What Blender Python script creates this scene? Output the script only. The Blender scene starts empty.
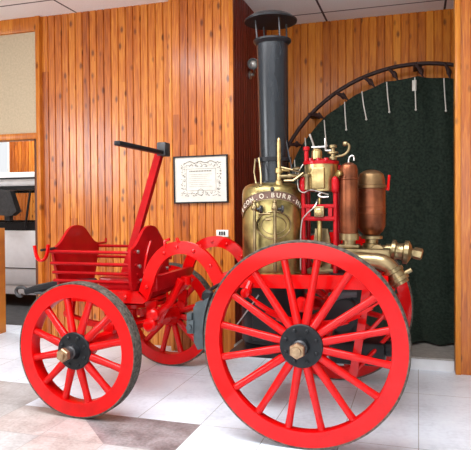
import bpy, bmesh, math, random
from mathutils import Vector, Matrix
random.seed(7)
S = bpy.context.scene
COL = S.collection
PI = math.pi

# ------------------------------------------------------------------ materials
def new_mat(name):
    m = bpy.data.materials.new(name); m.use_nodes = True
    nt = m.node_tree
    return m, nt, nt.nodes['Principled BSDF']

def nd(nt, t, **kw):
    n = nt.nodes.new(t)
    for k, v in kw.items(): setattr(n, k, v)
    return n

def mathn(nt, op, a, b=None):
    n = nd(nt, 'ShaderNodeMath', operation=op)
    for i, v in enumerate((a, b)):
        if v is None: continue
        if isinstance(v, (int, float)): n.inputs[i].default_value = v
        else: nt.links.new(v, n.inputs[i])
    return n.outputs[0]

def ramp(nt, fac, stops):
    r = nd(nt, 'ShaderNodeValToRGB')
    e = r.color_ramp.elements
    while len(e) < len(stops): e.new(0.5)
    for i, (p, c) in enumerate(stops):
        e[i].position = p; e[i].color = (*c, 1)
    nt.links.new(fac, r.inputs[0])
    return r.outputs[0]

def mixc(nt, fac, a, b, mode='MIX'):
    n = nd(nt, 'ShaderNodeMix', data_type='RGBA', blend_type=mode)
    for sock, v in ((n.inputs[0], fac), (n.inputs[6], a), (n.inputs[7], b)):
        if isinstance(v, (int, float)): sock.default_value = v
        elif isinstance(v, tuple): sock.default_value = (*v, 1)
        else: nt.links.new(v, sock)
    return n.outputs[2]

def simple(name, c, rough=0.5, metal=0.0, vary=0.15, scale=12.0, coat=0.0, bump=0.0, c2=None, stretch=(1, 1, 1), spec=0.5):
    m, nt, b = new_mat(name)
    tc = nd(nt, 'ShaderNodeTexCoord'); mp = nd(nt, 'ShaderNodeMapping')
    mp.inputs['Scale'].default_value = stretch
    nt.links.new(tc.outputs['Object'], mp.inputs[0])
    no = nd(nt, 'ShaderNodeTexNoise'); no.inputs['Scale'].default_value = scale; no.inputs['Detail'].default_value = 5
    nt.links.new(mp.outputs[0], no.inputs['Vector'])
    lo = c2 if c2 else tuple(x * (1 - vary) for x in c)
    hi = c if c2 else tuple(min(1, x * (1 + vary)) for x in c)
    nt.links.new(ramp(nt, no.outputs['Fac'], [(0.35, lo), (0.65, hi)]), b.inputs['Base Color'])
    b.inputs['Roughness'].default_value = rough; b.inputs['Metallic'].default_value = metal
    b.inputs['Coat Weight'].default_value = coat; b.inputs['Coat Roughness'].default_value = 0.08
    b.inputs['Specular IOR Level'].default_value = spec
    if bump:
        bp = nd(nt, 'ShaderNodeBump'); bp.inputs['Strength'].default_value = bump; bp.inputs['Distance'].default_value = 0.01
        nt.links.new(no.outputs['Fac'], bp.inputs['Height']); nt.links.new(bp.outputs[0], b.inputs['Normal'])
    return m

def wood(name, axis, width, dark, mid, light, rough=0.42, coat=0.65, boards=True):
    m, nt, b = new_mat(name)
    tc = nd(nt, 'ShaderNodeTexCoord'); sp = nd(nt, 'ShaderNodeSeparateXYZ')
    nt.links.new(tc.outputs['Object'], sp.inputs[0])
    u = sp.outputs[axis]; z = sp.outputs[2]
    idx = mathn(nt, 'FLOOR', mathn(nt, 'DIVIDE', u, width))
    w1 = nd(nt, 'ShaderNodeTexWhiteNoise', noise_dimensions='1D'); nt.links.new(idx, w1.inputs['W'])
    zz = mathn(nt, 'ADD', z, mathn(nt, 'MULTIPLY', w1.outputs['Value'], 9.0))
    seg = mathn(nt, 'FLOOR', mathn(nt, 'DIVIDE', zz, 8.0))
    cv = nd(nt, 'ShaderNodeCombineXYZ'); nt.links.new(idx, cv.inputs[0]); nt.links.new(seg, cv.inputs[1])
    w2 = nd(nt, 'ShaderNodeTexWhiteNoise', noise_dimensions='2D'); nt.links.new(cv.outputs[0], w2.inputs['Vector'])
    # grain
    g = nd(nt, 'ShaderNodeCombineXYZ')
    nt.links.new(mathn(nt, 'MULTIPLY', u, 55.0), g.inputs[0]); nt.links.new(mathn(nt, 'MULTIPLY', zz, 3.2), g.inputs[1])
    nt.links.new(mathn(nt, 'MULTIPLY', w2.outputs['Value'], 31.0), g.inputs[2])
    no = nd(nt, 'ShaderNodeTexNoise'); no.inputs['Scale'].default_value = 1.0; no.inputs['Detail'].default_value = 5; no.inputs['Distortion'].default_value = 0.8
    nt.links.new(g.outputs[0], no.inputs['Vector'])
    fac = mathn(nt, 'ADD', mathn(nt, 'MULTIPLY', no.outputs['Fac'], 0.75), mathn(nt, 'MULTIPLY', w2.outputs['Value'], 0.30))
    col = ramp(nt, fac, [(0.25, dark), (0.52, mid), (0.82, light)])
    # knots
    k = nd(nt, 'ShaderNodeCombineXYZ')
    nt.links.new(mathn(nt, 'MULTIPLY', u, 9.0), k.inputs[0]); nt.links.new(mathn(nt, 'MULTIPLY', zz, 4.2), k.inputs[1])
    nt.links.new(mathn(nt, 'MULTIPLY', w1.outputs['Value'], 13.0), k.inputs[2])
    vo = nd(nt, 'ShaderNodeTexVoronoi'); vo.inputs['Scale'].default_value = 1.0
    nt.links.new(k.outputs[0], vo.inputs['Vector'])
    kn = ramp(nt, vo.outputs['Distance'], [(0.09, (1, 1, 1)), (0.22, (0, 0, 0))])
    kd = tuple(x * 0.42 for x in dark)
    col = mixc(nt, mathn(nt, 'MULTIPLY', kn, 0.8), col, kd)
    nt.links.new(col, b.inputs['Base Color'])
    b.inputs['Roughness'].default_value = rough
    b.inputs['Coat Weight'].default_value = coat; b.inputs['Coat Roughness'].default_value = 0.2; b.inputs['Specular IOR Level'].default_value = 0.22
    bp = nd(nt, 'ShaderNodeBump'); bp.inputs['Strength'].default_value = 0.12; bp.inputs['Distance'].default_value = 0.01
    nt.links.new(no.outputs['Fac'], bp.inputs['Height']); nt.links.new(bp.outputs[0], b.inputs['Normal'])
    return m

OD, OM, OL = (0.20, 0.034, 0.004), (0.47, 0.118, 0.010), (0.72, 0.28, 0.036)
M = {}
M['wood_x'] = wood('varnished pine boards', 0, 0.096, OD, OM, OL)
M['wood_y'] = wood('dark red pine boards', 1, 0.096, (0.09, 0.007, 0.002), (0.17, 0.014, 0.004), (0.24, 0.028, 0.007), 0.5, 0.06)  # darker, redder board tone for the pillar side
M['wood_trim'] = wood('pine trim', 0, 0.3, (0.28, 0.06, 0.006), (0.50, 0.14, 0.013), (0.70, 0.27, 0.036), 0.42, 0.25)
M['wood_back'] = wood('amber pine boards', 0, 0.096, (0.27, 0.052, 0.004), (0.52, 0.145, 0.009), (0.70, 0.25, 0.022), 0.5, 0.15)
M['wood_dark'] = wood('dark stained pine', 0, 0.3, (0.06, 0.016, 0.006), (0.11, 0.03, 0.012), (0.16, 0.05, 0.02))
M['red'] = simple('red enamel', (0.54, 0.0015, 0.002), 0.42, vary=0.10, scale=9, coat=0.5, spec=0.04)
M['red_dark'] = simple('crimson enamel', (0.33, 0.003, 0.005), 0.38, vary=0.12, scale=7, coat=0.25, spec=0.06)
M['red_shaded'] = simple('shaded red enamel', (0.34, 0.004, 0.008), 0.38, vary=0.15, scale=11, coat=0.25, spec=0.06)  # the red enamel again, with alcove shade put into its colour
M['tyre'] = simple('worn rubber', (0.12, 0.10, 0.082), 0.8, c2=(0.03, 0.027, 0.023), scale=45, spec=0.2, bump=0.5)
M['black'] = simple('black paint', (0.010, 0.010, 0.012), 0.38, vary=0.2, spec=0.22)
M['iron'] = simple('dark iron', (0.035, 0.035, 0.038), 0.45, metal=0.3, vary=0.3, scale=20)
M['hub'] = simple('charcoal hub paint', (0.010, 0.011, 0.013), 0.40, vary=0.25, scale=30, spec=0.22)
M['stack'] = simple('blued sheet steel', (0.012, 0.015, 0.019), 0.25, metal=0.25, vary=0.2, scale=9, stretch=(2, 2, 0.5))
M['brass'] = simple('aged brass', (0.50, 0.395, 0.155), 0.33, metal=0.92, c2=(0.15, 0.118, 0.046), scale=8, bump=0.08)
M['brass_bright'] = simple('bright brass', (0.60, 0.46, 0.21), 0.32, metal=0.92, c2=(0.36, 0.26, 0.11), scale=16)
M['nut'] = simple('dull brass nut', (0.42, 0.29, 0.175), 0.4, metal=0.8, c2=(0.24, 0.15, 0.085), scale=30)
M['copper'] = simple('brown copper', (0.27, 0.083, 0.034), 0.32, metal=0.8, c2=(0.12, 0.036, 0.016), scale=8)
M['dome'] = simple('browned bronze', (0.30, 0.19, 0.09), 0.32, metal=0.88, c2=(0.16, 0.09, 0.042), scale=9)
M['bronze'] = simple('pale bronze', (0.36, 0.275, 0.145), 0.30, metal=0.92, c2=(0.19, 0.145, 0.075), scale=10)
M['steel'] = simple('polished steel', (0.46, 0.45, 0.42), 0.3, metal=0.9, vary=0.1)
M['plate_dark'] = simple('dark nameplate', (0.12, 0.06, 0.042), 0.45, vary=0.25, scale=30)
M['letter'] = simple('cream lettering', (0.56, 0.49, 0.38), 0.5, vary=0.08)
M['brake'] = simple('grey painted block', (0.042, 0.055, 0.062), 0.5, vary=0.25, scale=18)
M['cream_panel'] = simple('beige render', (0.50, 0.40, 0.27), 0.8, vary=0.08, scale=40, bump=0.2)
M['cream_wall'] = simple('cream plaster', (0.72, 0.69, 0.62), 0.8, vary=0.04, scale=5)
M['paper'] = simple('old paper', (0.66, 0.63, 0.56), 0.6, vary=0.05, scale=12, coat=0.1)
M['ink'] = simple('faded ink', (0.17, 0.16, 0.135), 0.7, vary=0.2, scale=60)
M['white_plastic'] = simple('white plastic', (0.80, 0.78, 0.72), 0.4, vary=0.03)
M['van_white'] = simple('white van paint', (0.76, 0.77, 0.80), 0.3, vary=0.03, coat=0.4)
M['cord'] = simple('pale cord', (0.55, 0.52, 0.46), 0.7, vary=0.1)
M['strap'] = simple('dark strap', (0.03, 0.012, 0.010), 0.6, vary=0.2)
M['riser'] = simple('white marble', (0.80, 0.82, 0.85), 0.35, vary=0.05, scale=6)
M['tread'] = simple('grey stone', (0.34, 0.32, 0.29), 0.5, vary=0.15, scale=18)
M['cloth'] = simple('dark green cloth', (0.046, 0.066, 0.048), 0.92, c2=(0.022, 0.034, 0.025), scale=38, bump=0.5, spec=0.2)
M['asphalt'] = simple('dark garage floor', (0.045, 0.045, 0.047), 0.7, vary=0.3, scale=12)
M['crate'] = simple('grey seat fabric', (0.10, 0.10, 0.10), 0.9, vary=0.2)
g, nt, b = new_mat('window glass')
b.inputs['Transmission Weight'].default_value = 1.0; b.inputs['Roughness'].default_value = 0.0; b.inputs['IOR'].default_value = 1.05
b.inputs['Base Color'].default_value = (0.9, 0.93, 0.92, 1)
M['glass'] = g

def stone(name, a, bcol, c, scale=4.0, rough=0.32, deep=0.51):
    m, nt, b = new_mat(name)
    tc = nd(nt, 'ShaderNodeTexCoord')
    n1 = nd(nt, 'ShaderNodeTexNoise'); n1.inputs['Scale'].default_value = scale; n1.inputs['Detail'].default_value = 8; n1.inputs['Distortion'].default_value = 0.6
    n2 = nd(nt, 'ShaderNodeTexNoise'); n2.inputs['Scale'].default_value = scale * 9; n2.inputs['Detail'].default_value = 6
    nt.links.new(tc.outputs['Object'], n1.inputs['Vector']); nt.links.new(tc.outputs['Object'], n2.inputs['Vector'])
    f = mathn(nt, 'ADD', mathn(nt, 'MULTIPLY', n1.outputs['Fac'], 0.6), mathn(nt, 'MULTIPLY', n2.outputs['Fac'], 0.4))
    col = ramp(nt, f, [(0.34, a), (0.5, bcol), (0.66, c)])
    # joints between tiles
    sp = nd(nt, 'ShaderNodeSeparateXYZ'); nt.links.new(tc.outputs['Object'], sp.inputs[0])
    def joint(v, off, size):
        t = mathn(nt, 'ADD', mathn(nt, 'DIVIDE', mathn(nt, 'SUBTRACT', v, off), size), 0.5)
        fr = mathn(nt, 'FRACT', t)
        return mathn(nt, 'LESS_THAN', mathn(nt, 'ABSOLUTE', mathn(nt, 'SUBTRACT', fr, 0.5)), 0.0032 / size)
    j = mathn(nt, 'MAXIMUM', joint(sp.outputs[0], 0.0, 0.51), joint(sp.outputs[1], 4.01, deep))
    col = mixc(nt, mathn(nt, 'MULTIPLY', j, 0.75), col, (0.24, 0.24, 0.23))
    nt.links.new(col, b.inputs['Base Color'])
    b.inputs['Roughness'].default_value = rough
    return m
M['tile_white'] = stone('pale marble tile', (0.64, 0.71, 0.80), (0.77, 0.85, 0.95), (0.83, 0.92, 1.0), 3.0, 0.32, 1.186)
M['tile_beige'] = stone('beige marble tile', (0.30, 0.29, 0.29), (0.42, 0.41, 0.41), (0.52, 0.52, 0.53), 4.5)
M['tile_pink'] = stone('rose marble tile', (0.30, 0.245, 0.23), (0.42, 0.37, 0.355), (0.52, 0.48, 0.47), 5.0)
M['tile_dark'] = stone('brown marble tile', (0.12, 0.10, 0.10), (0.23, 0.20, 0.205), (0.34, 0.31, 0.32), 5.0)

def ceiling_mat():
    m, nt, b = new_mat('ceiling board')
    tc = nd(nt, 'ShaderNodeTexCoord'); sp = nd(nt, 'ShaderNodeSeparateXYZ'); nt.links.new(tc.outputs['Object'], sp.inputs[0])
    no = nd(nt, 'ShaderNodeTexNoise'); no.inputs['Scale'].default_value = 60; nt.links.new(tc.outputs['Object'], no.inputs['Vector'])
    col = ramp(nt, no.outputs['Fac'], [(0.3, (0.84, 0.78, 0.75)), (0.7, (0.91, 0.85, 0.82))])
    def joint(v, off):
        t = mathn(nt, 'ADD', mathn(nt, 'DIVIDE', mathn(nt, 'SUBTRACT', v, off), 1.41), 0.5)
        return mathn(nt, 'LESS_THAN', mathn(nt, 'ABSOLUTE', mathn(nt, 'SUBTRACT', mathn(nt, 'FRACT', t), 0.5)), 0.009)
    j = mathn(nt, 'MAXIMUM', joint(sp.outputs[0], -1.1), joint(sp.outputs[1], 5.74))
    nt.links.new(mixc(nt, j, col, (0.06, 0.03, 0.03)), b.inputs['Base Color'])
    b.inputs['Roughness'].default_value = 0.85
    return m
M['ceiling'] = ceiling_mat()

# ------------------------------------------------------------------ mesh helpers
WORLD = {}
class MB:
    def __init__(s): s.bm = bmesh.new()
    def _xf(s, vs, mat):
        for v in vs: v.co = mat @ v.co
    def box(s, x0, x1, y0, y1, z0, z1, bevel=0.0, mat=None):
        r = bmesh.ops.create_cube(s.bm, size=1.0); vs = r['verts']
        for v in vs:
            v.co = Vector((x0 + (v.co.x + .5) * (x1 - x0), y0 + (v.co.y + .5) * (y1 - y0), z0 + (v.co.z + .5) * (z1 - z0)))
        if mat: s._xf(vs, mat)
        if bevel:
            es = set(e for v in vs for e in v.link_edges)
            bmesh.ops.bevel(s.bm, geom=list(es), offset=bevel, segments=2, affect='EDGES', profile=0.5)
        return s
    def lathe(s, prof, org=(0, 0, 0), axis=(0, 0, 1), seg=32, cap=True):
        # prof: list of (radius, distance along the axis)
        a = Vector(axis).normalized(); o = Vector(org)
        h = Vector((1, 0, 0)) if abs(a.x) < 0.9 else Vector((0, 1, 0))
        p = a.cross(h).normalized(); q = a.cross(p)
        rings = []
        for r, t in prof:
            r = max(r, 1e-4)
            rings.append([s.bm.verts.new(o + a * t + (p * math.cos(2 * PI * k / seg) + q * math.sin(2 * PI * k / seg)) * r) for k in range(seg)])
        for A, B in zip(rings, rings[1:]):
            for k in range(seg):
                s.bm.faces.new((A[k], A[(k + 1) % seg], B[(k + 1) % seg], B[k]))
        if cap:
            s.bm.faces.new(rings[0][::-1]); s.bm.faces.new(rings[-1])
        return s
    def cyl(s, p0, p1, r0, r1=None, seg=20):
        p0, p1 = Vector(p0), Vector(p1); L = (p1 - p0).length
        return s.lathe([(r0, 0), (r0 if r1 is None else r1, L)], p0, p1 - p0, seg)
    def ring(s, R, prof, org=(0, 0, 0), axis=(0, 0, 1), seg=64):
        # closed section (radius, along) swept round an axis
        a = Vector(axis).normalized(); o = Vector(org)
        h = Vector((1, 0, 0)) if abs(a.x) < 0.9 else Vector((0, 1, 0))
        p = a.cross(h).normalized(); q = a.cross(p)
        rings = [[s.bm.verts.new(o + a * t + (p * math.cos(2 * PI * k / seg) + q * math.sin(2 * PI * k / seg)) * (R + r)) for k in range(seg)] for r, t in prof]
        n = len(rings)
        for i in range(n):
            A, B = rings[i], rings[(i + 1) % n]
            for k in range(seg):
                s.bm.faces.new((A[k], A[(k + 1) % seg], B[(k + 1) % seg], B[k]))
        return s
    def tube(s, pts, r, seg=10, sy=1.0, smooth=0, up=None):
        P = [Vector(p) for p in pts]
        for _ in range(smooth):
            Q = [P[0]]
            for A, B in zip(P, P[1:]): Q += [A * .75 + B * .25, A * .25 + B * .75]
            P = Q + [P[-1]]
        R = r if isinstance(r, (list, tuple)) else [r] * len(P)
        if len(R) != len(P): R = [R[min(len(R) - 1, int(i * len(R) / len(P)))] for i in range(len(P))]
        rings = []; prev = None
        for i, c in enumerate(P):
            t = (P[min(i + 1, len(P) - 1)] - P[max(i - 1, 0)]).normalized()
            if prev is None:
                h = Vector(up) if up else (Vector((0, 0, 1)) if abs(t.z) < 0.9 else Vector((0, 1, 0)))
                n = (h - t * h.dot(t)).normalized()
            else: n = (prev - t * prev.dot(t)).normalized()
            prev = n; bb = t.cross(n)
            rings.append([s.bm.verts.new(c + (n * math.cos(2 * PI * k / seg) + bb * sy * math.sin(2 * PI * k / seg)) * R[i]) for k in range(seg)])
        for A, B in zip(rings, rings[1:]):
            for k in range(seg): s.bm.faces.new((A[k], A[(k + 1) % seg], B[(k + 1) % seg], B[k]))
        s.bm.faces.new(rings[0][::-1]); s.bm.faces.new(rings[-1])
        return s
    def prism(s, pts, d):
        # pts: closed 3D outline, extruded by vector d
        d = Vector(d)
        A = [s.bm.verts.new(Vector(p)) for p in pts]; B = [s.bm.verts.new(Vector(p) + d) for p in pts]
        n = len(A)
        s.bm.faces.new(A); s.bm.faces.new(B[::-1])
        for i in range(n): s.bm.faces.new((A[i], B[i], B[(i + 1) % n], A[(i + 1) % n]))
        return s
    def strip(s, path, w, y0, y1):
        # flat bar following a path in the XZ plane, width w, between y0 and y1
        P = [Vector((p[0], 0, p[1])) for p in path]
        for it in range(1):
            pass
        L, Rr = [], []
        for i, c in enumerate(P):
            t1 = (c - P[i - 1]).normalized() if i else (P[1] - P[0]).normalized()
            t2 = (P[i + 1] - c).normalized() if i < len(P) - 1 else t1
            t = (t1 + t2).normalized(); n = Vector((-t.z, 0, t.x)); k = 1 / max(0.5, n.dot(Vector((-t1.z, 0, t1.x))))
            L.append(c + n * w / 2 * k); Rr.append(c - n * w / 2 * k)
        r = []
        for l, q in zip(L, Rr):
            r.append([s.bm.verts.new((v.x, y, v.z)) for v, y in ((l, y0), (l, y1), (q, y1), (q, y0))])
        for A, B in zip(r, r[1:]):
            for k in range(4): s.bm.faces.new((A[k], A[(k + 1) % 4], B[(k + 1) % 4], B[k]))
        s.bm.faces.new(r[0][::-1]); s.bm.faces.new(r[-1])
        return s
    def build(s, name, mat, parent=None, sharp=35, origin=None):
        bm = s.bm
        bmesh.ops.recalc_face_normals(bm, faces=bm.faces[:])
        me = bpy.data.meshes.new(name)
        co = [v.co.copy() for v in bm.verts]
        if origin is None:
            lo = Vector([min(c[i] for c in co) for i in range(3)]); hi = Vector([max(c[i] for c in co) for i in range(3)])
            origin = (lo + hi) / 2
            if parent is None: origin = Vector(((lo.x + hi.x) / 2, (lo.y + hi.y) / 2, lo.z))
        origin = Vector(origin)
        for v in bm.verts: v.co -= origin
        bm.to_mesh(me); bm.free()
        for f in me.polygons: f.use_smooth = True
        me.set_sharp_from_angle(angle=math.radians(sharp))
        me.materials.append(mat)
        o = bpy.data.objects.new(name, me); COL.objects.link(o)
        WORLD[o] = origin
        if parent: o.parent = parent; o.location = origin - WORLD[parent]
        else: o.location = origin
        return o

def empty(name, loc, label=None, cat=None, group=None):
    o = bpy.data.objects.new(name, None); o.empty_display_size = 0.1; COL.objects.link(o); o.location = loc
    WORLD[o] = Vector(loc); tag(o, label, cat, group); return o
def tag(o, label=None, cat=None, group=None):
    if label: o['label'] = label
    if cat: o['category'] = cat
    if group: o['group'] = group
    return o
def struct(name, mb, mat, sharp=35, label=None):
    o = mb.build(name, mat, None, sharp, origin=(0, 0, 0)); o['kind'] = 'structure'
    o['label'] = label or name.replace('_', ' '); o['category'] = name.split('_')[0]
    return o

# ------------------------------------------------------------------ the setting
CH = 3.95
# floor: one sheet of square tiles, some of them inlaid in darker stone
def floor():
    bm = bmesh.new(); T = 0.51
    me = bpy.data.meshes.new('floor')
    for k in ('tile_white', 'tile_beige', 'tile_pink', 'tile_dark'): me.materials.append(M[k])
    vs = {}
    def V(i, j):
        if (i, j) not in vs: vs[i, j] = bm.verts.new((i * T, 4.01 + j * T, 0))
        return vs[i, j]
    for i in range(-24, 12):
        for j in range(-16, 17):
            q = [V(i, j), V(i + 1, j), V(i + 1, j + 1), V(i, j + 1)]
            if j == -1 and i == -5:
                f = bm.faces.new((q[0], q[1], q[3])); f.material_index = 2
                f = bm.faces.new((q[1], q[2], q[3])); f.material_index = 3
                continue
            f = bm.faces.new(q)
            if j < 0 and i < -3:
                h = (i * 7 + j * 5) % 4
                f.material_index = 2 if h == 1 else 1
                if (i, j) == (-4, -1): f.material_index = 3
                if (i, j) in ((-5, -2), (-6, -1)): f.material_index = 2
            elif j == 0 and i < -6: f.material_index = 1
    bmesh.ops.recalc_face_normals(bm, faces=bm.faces[:])
    for f in bm.faces:
        if f.normal.z < 0: f.normal_flip()
    bm.to_mesh(me); bm.free()
    o = bpy.data.objects.new('floor', me); COL.objects.link(o)
    o['kind'] = 'structure'; o['label'] = 'pale marble tile floor with brown inlaid tiles'; o['category'] = 'floor'
floor()
struct('ceiling', MB().box(-12.2, 6.0, -4.1, 12.2, CH, CH + 0.12), M['ceiling'])

def board_profile(a, b, w, depth=0.014, gap=0.009):
    # face points of grooved boards running from a to b
    pts = []; k = math.floor(a / w) * w; x = a
    pts.append((a, 0))
    n = int(math.floor(a / w)) + 1
    while n * w < b - 0.012:
        if n * w > a + 0.012:
            pts += [(n * w - gap, 0), (n * w - gap * .35, -depth), (n * w + gap * .35, -depth), (n * w + gap, 0)]
        n += 1
    pts.append((b, 0)); return pts
def boards_x(name, x0, x1, y, thick, z0, z1, mat, w=0.096):
    p = [(px, y - d, z0) for px, d in board_profile(x0, x1, w)]
    p += [(x1, y + thick, z0), (x0, y + thick, z0)]
    return struct(name, MB().prism(p, (0, 0, z1 - z0)), mat, 20)
def boards_y(name, y0, y1, x, thick, z0, z1, mat, w=0.096):
    p = [(x + d, py, z0) for py, d in board_profile(y0, y1, w)]
    p += [(x - thick, y1, z0), (x - thick, y0, z0)]
    return struct(name, MB().prism(p, (0, 0, z1 - z0)), mat, 20)

boards_x('wall_back', -4.41, -2.63, 6.2, 0.15, 0, CH, M['wood_x'])
boards_x('wall_pillar', -2.63, -1.925, 6.0, 1.5, 0, CH, M['wood_x'], 0.096)
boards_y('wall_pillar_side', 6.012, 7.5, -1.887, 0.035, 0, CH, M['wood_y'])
boards_x('wall_alcove', -1.95, 2.45, 7.5, 0.12, 0, CH, M['wood_back'])
boards_x('wall_right_pier', 0.385, 4.5, 5.89, 0.2, 0, CH, M['wood_x'])
struct('wall_alcove_right', MB().box(2.45, 2.57, 6.09, 7.62, 0, CH), M['cream_wall'])
struct('floor_garage', MB().box(-12.0, -4.05, 6.75, 11.55, 0, 0.004), M['asphalt'])
# trims
struct('trim_1', MB().box(-4.468, -4.41, 6.15, 6.35, 0, CH, 0.004), M['wood_trim'])
struct('trim_2', MB().box(-1.925, -1.880, 5.985, 6.011, 0, CH, 0.004), M['wood_trim'])
struct('trim_3', MB().box(0.335, 0.384, 5.87, 6.10, 0, CH, 0.004), M['wood_trim'])
struct('trim_4', MB().box(-7.6, -4.468, 6.16, 6.34, 3.775, CH, 0.004), M['wood_trim'])
struct('trim_5', MB().box(-7.6, -4.468, 6.17, 6.35, 2.455, 2.53, 0.004), M['wood_trim'])
struct('trim_6', MB().box(-4.53, -4.469, 6.19, 6.36, 0, 2.454, 0.004), M['wood_dark'])
struct('wall_upper_left', MB().box(-7.6, -4.468, 6.20, 6.33, 2.53, 3.775), M['cream_panel'])
boards_x('wall_low_left', -7.6, -5.10, 6.22, 0.12, 0, 1.35, M['wood_trim'])
struct('wall_room_left', MB().box(-12.2, -7.6, 6.2, 6.35, 0, CH), M['cream_wall'])
boards_x('wall_far', -12.1, -4.0, 11.6, 0.12, 0, 2.38, M['wood_x'])
boards_x('wall_far_upper', -9.17, -4.0, 11.6, 0.12, 2.381, CH, M['wood_x'])
struct('wall_far_left', MB().box(-12.2, -12.1, 6.35, 12.0, 0, CH), M['cream_wall'])
struct('wall_far_right', MB().box(-4.0, -3.9, 7.55, 11.6, 0, CH), M['cream_wall'])
struct('window_1', MB().box(-12.1, -9.17, 11.62, 11.68, 2.381, 2.44).box(-12.1, -9.17, 11.62, 11.68, 3.85, CH).box(-9.24, -9.171, 11.62, 11.68, 2.44, 3.85).box(-9.7, -9.66, 11.62, 11.68, 2.44, 3.85), M['white_plastic'])
struct('wall_left', MB().box(-7.7, -7.6, 1.2, 6.2, 0, CH).box(-7.7, -7.6, -4.1, 1.2, 0, 2.0).box(-7.7, -7.6, -4.1, -2.1, 2.0, CH).box(-7.7, -7.6, -2.1, 1.2, 3.7, CH), M['cream_wall'])
struct('wall_right', MB().box(4.5, 4.6, -4.1, 6.09, 0, CH), M['cream_wall'])
struct('wall_front', MB().box(-7.7, 4.6, -4.1, -4.0, 0, 0.5).box(-7.7, 4.6, -4.1, -4.0, 3.5, CH).box(-7.7, -5.5, -4.1, -4.0, 0.5, 3.5).box(3.0, 4.6, -4.1, -4.0, 0.5, 3.5), M['cream_wall'])
struct('window_2', MB().box(-2.7, -2.6, -4.09, -4.01, 0.5, 3.5).box(0.1, 0.2, -4.09, -4.01, 0.5, 3.5).box(-5.5, 3.0, -4.09, -4.01, 2.3, 2.38), M['white_plastic'])
# stone step in the alcove: white riser under a grey tread
def L(y0): return [(-1.88, y0), (0.33, y0), (0.33, 6.11), (2.44, 6.11), (2.44, 7.49), (-1.88, 7.49)]
struct('trim_7', MB().prism([(x, y, 0) for x, y in L(5.96)], (0, 0, 0.108)), M['riser'])
struct('trim_8', MB().prism([(x, y, 0.108) for x, y in L(5.95)], (0, 0, 0.018)), M['tread'])

# ------------------------------------------------------------------ curtain and the hoop it hangs from
AX, AZ, AR, CR = 0.0, 1.48, 1.78, 1.61
hoop = empty('curtain_hoop', (AX, 7.22, 0.126), 'dark arched iron hoop on the alcove wall carrying straps above the curtain', 'hoop')
pts = [(AX - AR, 7.22, 0.13), (AX - AR, 7.22, 1.0)] + [(AX + AR * math.cos(a), 7.22, AZ + AR * math.sin(a)) for a in [PI - PI * k / 48 for k in range(49)]] + [(AX + AR, 7.22, 1.0), (AX + AR, 7.22, 0.13)]
MB().tube(pts, 0.034, 10, sy=0.7).build('rail', M['strap'], hoop)
for x, z in ((-0.05, 3.23), (-1.3, 2.72), (1.2, 2.72)): MB().box(x, x + .1, 7.24, 7.49, z, z + .04).build('wall_bracket', M['strap'], hoop)
def arc(t, r): return Vector((AX + r * math.cos(t), 7.2, AZ + r * math.sin(t)))
cur = bmesh.new(); NX, NZ = 200, 60; grid = []
for i in range(NX + 1):
    x = -1.6 + 3.2 * i / NX
    top = AZ + math.sqrt(max(CR * CR - x * x, 0.0))
    row = []
    for j in range(NZ + 1):
        f = j / NZ; zt = top - 0.02 * abs(math.sin(x * 9)); z = 0.142 + (zt - 0.142) * f
        fold = 0.010 * math.sin(x * 17 + 0.8 * math.sin(z * 2)) + 0.006 * math.sin(x * 31 + z * 3.5) + 0.022 * math.sin(x * 5 + z * 2)
        fl = max(0.0, (0.62 - z) / 0.48)
        y = 7.10 - 0.10 * (1 - min(1, z / 2.2)) + fold - 0.55 * fl ** 2.2 + 0.05 * fl * math.sin(x * 23)
        if fl > 0.6: z += 0.03 * (fl - 0.6) * (1 + math.sin(x * 14 + y * 7))
        row.append(cur.verts.new((x, y, z)))
    grid.append(row)
for i in range(NX):
    for j in range(NZ): cur.faces.new((grid[i][j], grid[i + 1][j], grid[i + 1][j + 1], grid[i][j + 1]))
r = bmesh.ops.solidify(cur, geom=cur.faces[:], thickness=0.008)
mbc = MB(); mbc.bm.free(); mbc.bm = cur
curtain = mbc.build('curtain', M['cloth'], None, 80)
tag(curtain, 'dark green cloth curtain filling the arch behind the copper vessels', 'curtain')
for t in (2.62, 2.36, 2.14, 1.93, 1.76, 1.585, 1.40, 1.20, 0.95, 0.65):
    a = arc(t, AR); b2 = arc(t - 0.035, AR - 0.10); c = arc(t - 0.05, AR - 0.20)
    MB().tube([a, b2 - Vector((0, 0.06, 0)), c - Vector((0, 0.17, 0.0))], [0.016, 0.024, 0.010], 8, smooth=1).lathe([(0.01, 0), (0.03, 0.02), (0.03, 0.05), (0.008, 0.08)], b2 - Vector((0, 0.05, 0.04)), (0, 0, 1), 10).build('strap', M['strap'], hoop)
for x, z1, ln, lean in ((-1.42, 2.16, .20, .02), (-1.29, 2.42, .28, .03), (-1.06, 2.62, .30, .03), (-0.82, 2.82, .32, .02), (-0.62, 2.93, .32, .05), (-0.34, 3.02, .34, .03), (-0.03, 3.05, .36, .01), (0.28, 3.02, .36, .02)):
    MB().tube([(x, 6.97, z1), (x + lean * .4, 6.955, z1 - ln * .5), (x + lean, 6.955, z1 - ln)], 0.007, 6).lathe([(0.006, 0), (0.014, 0.01), (0.006, 0.03)], (x + lean, 6.955, z1 - ln - 0.02), (0, 0, 1), 8).build('hanging_cord', M['cord'], curtain)
MB().box(-0.06, -0.015, 6.965, 6.975, 2.90, 3.02).build('hanging_tag', M['cord'], curtain)

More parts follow.
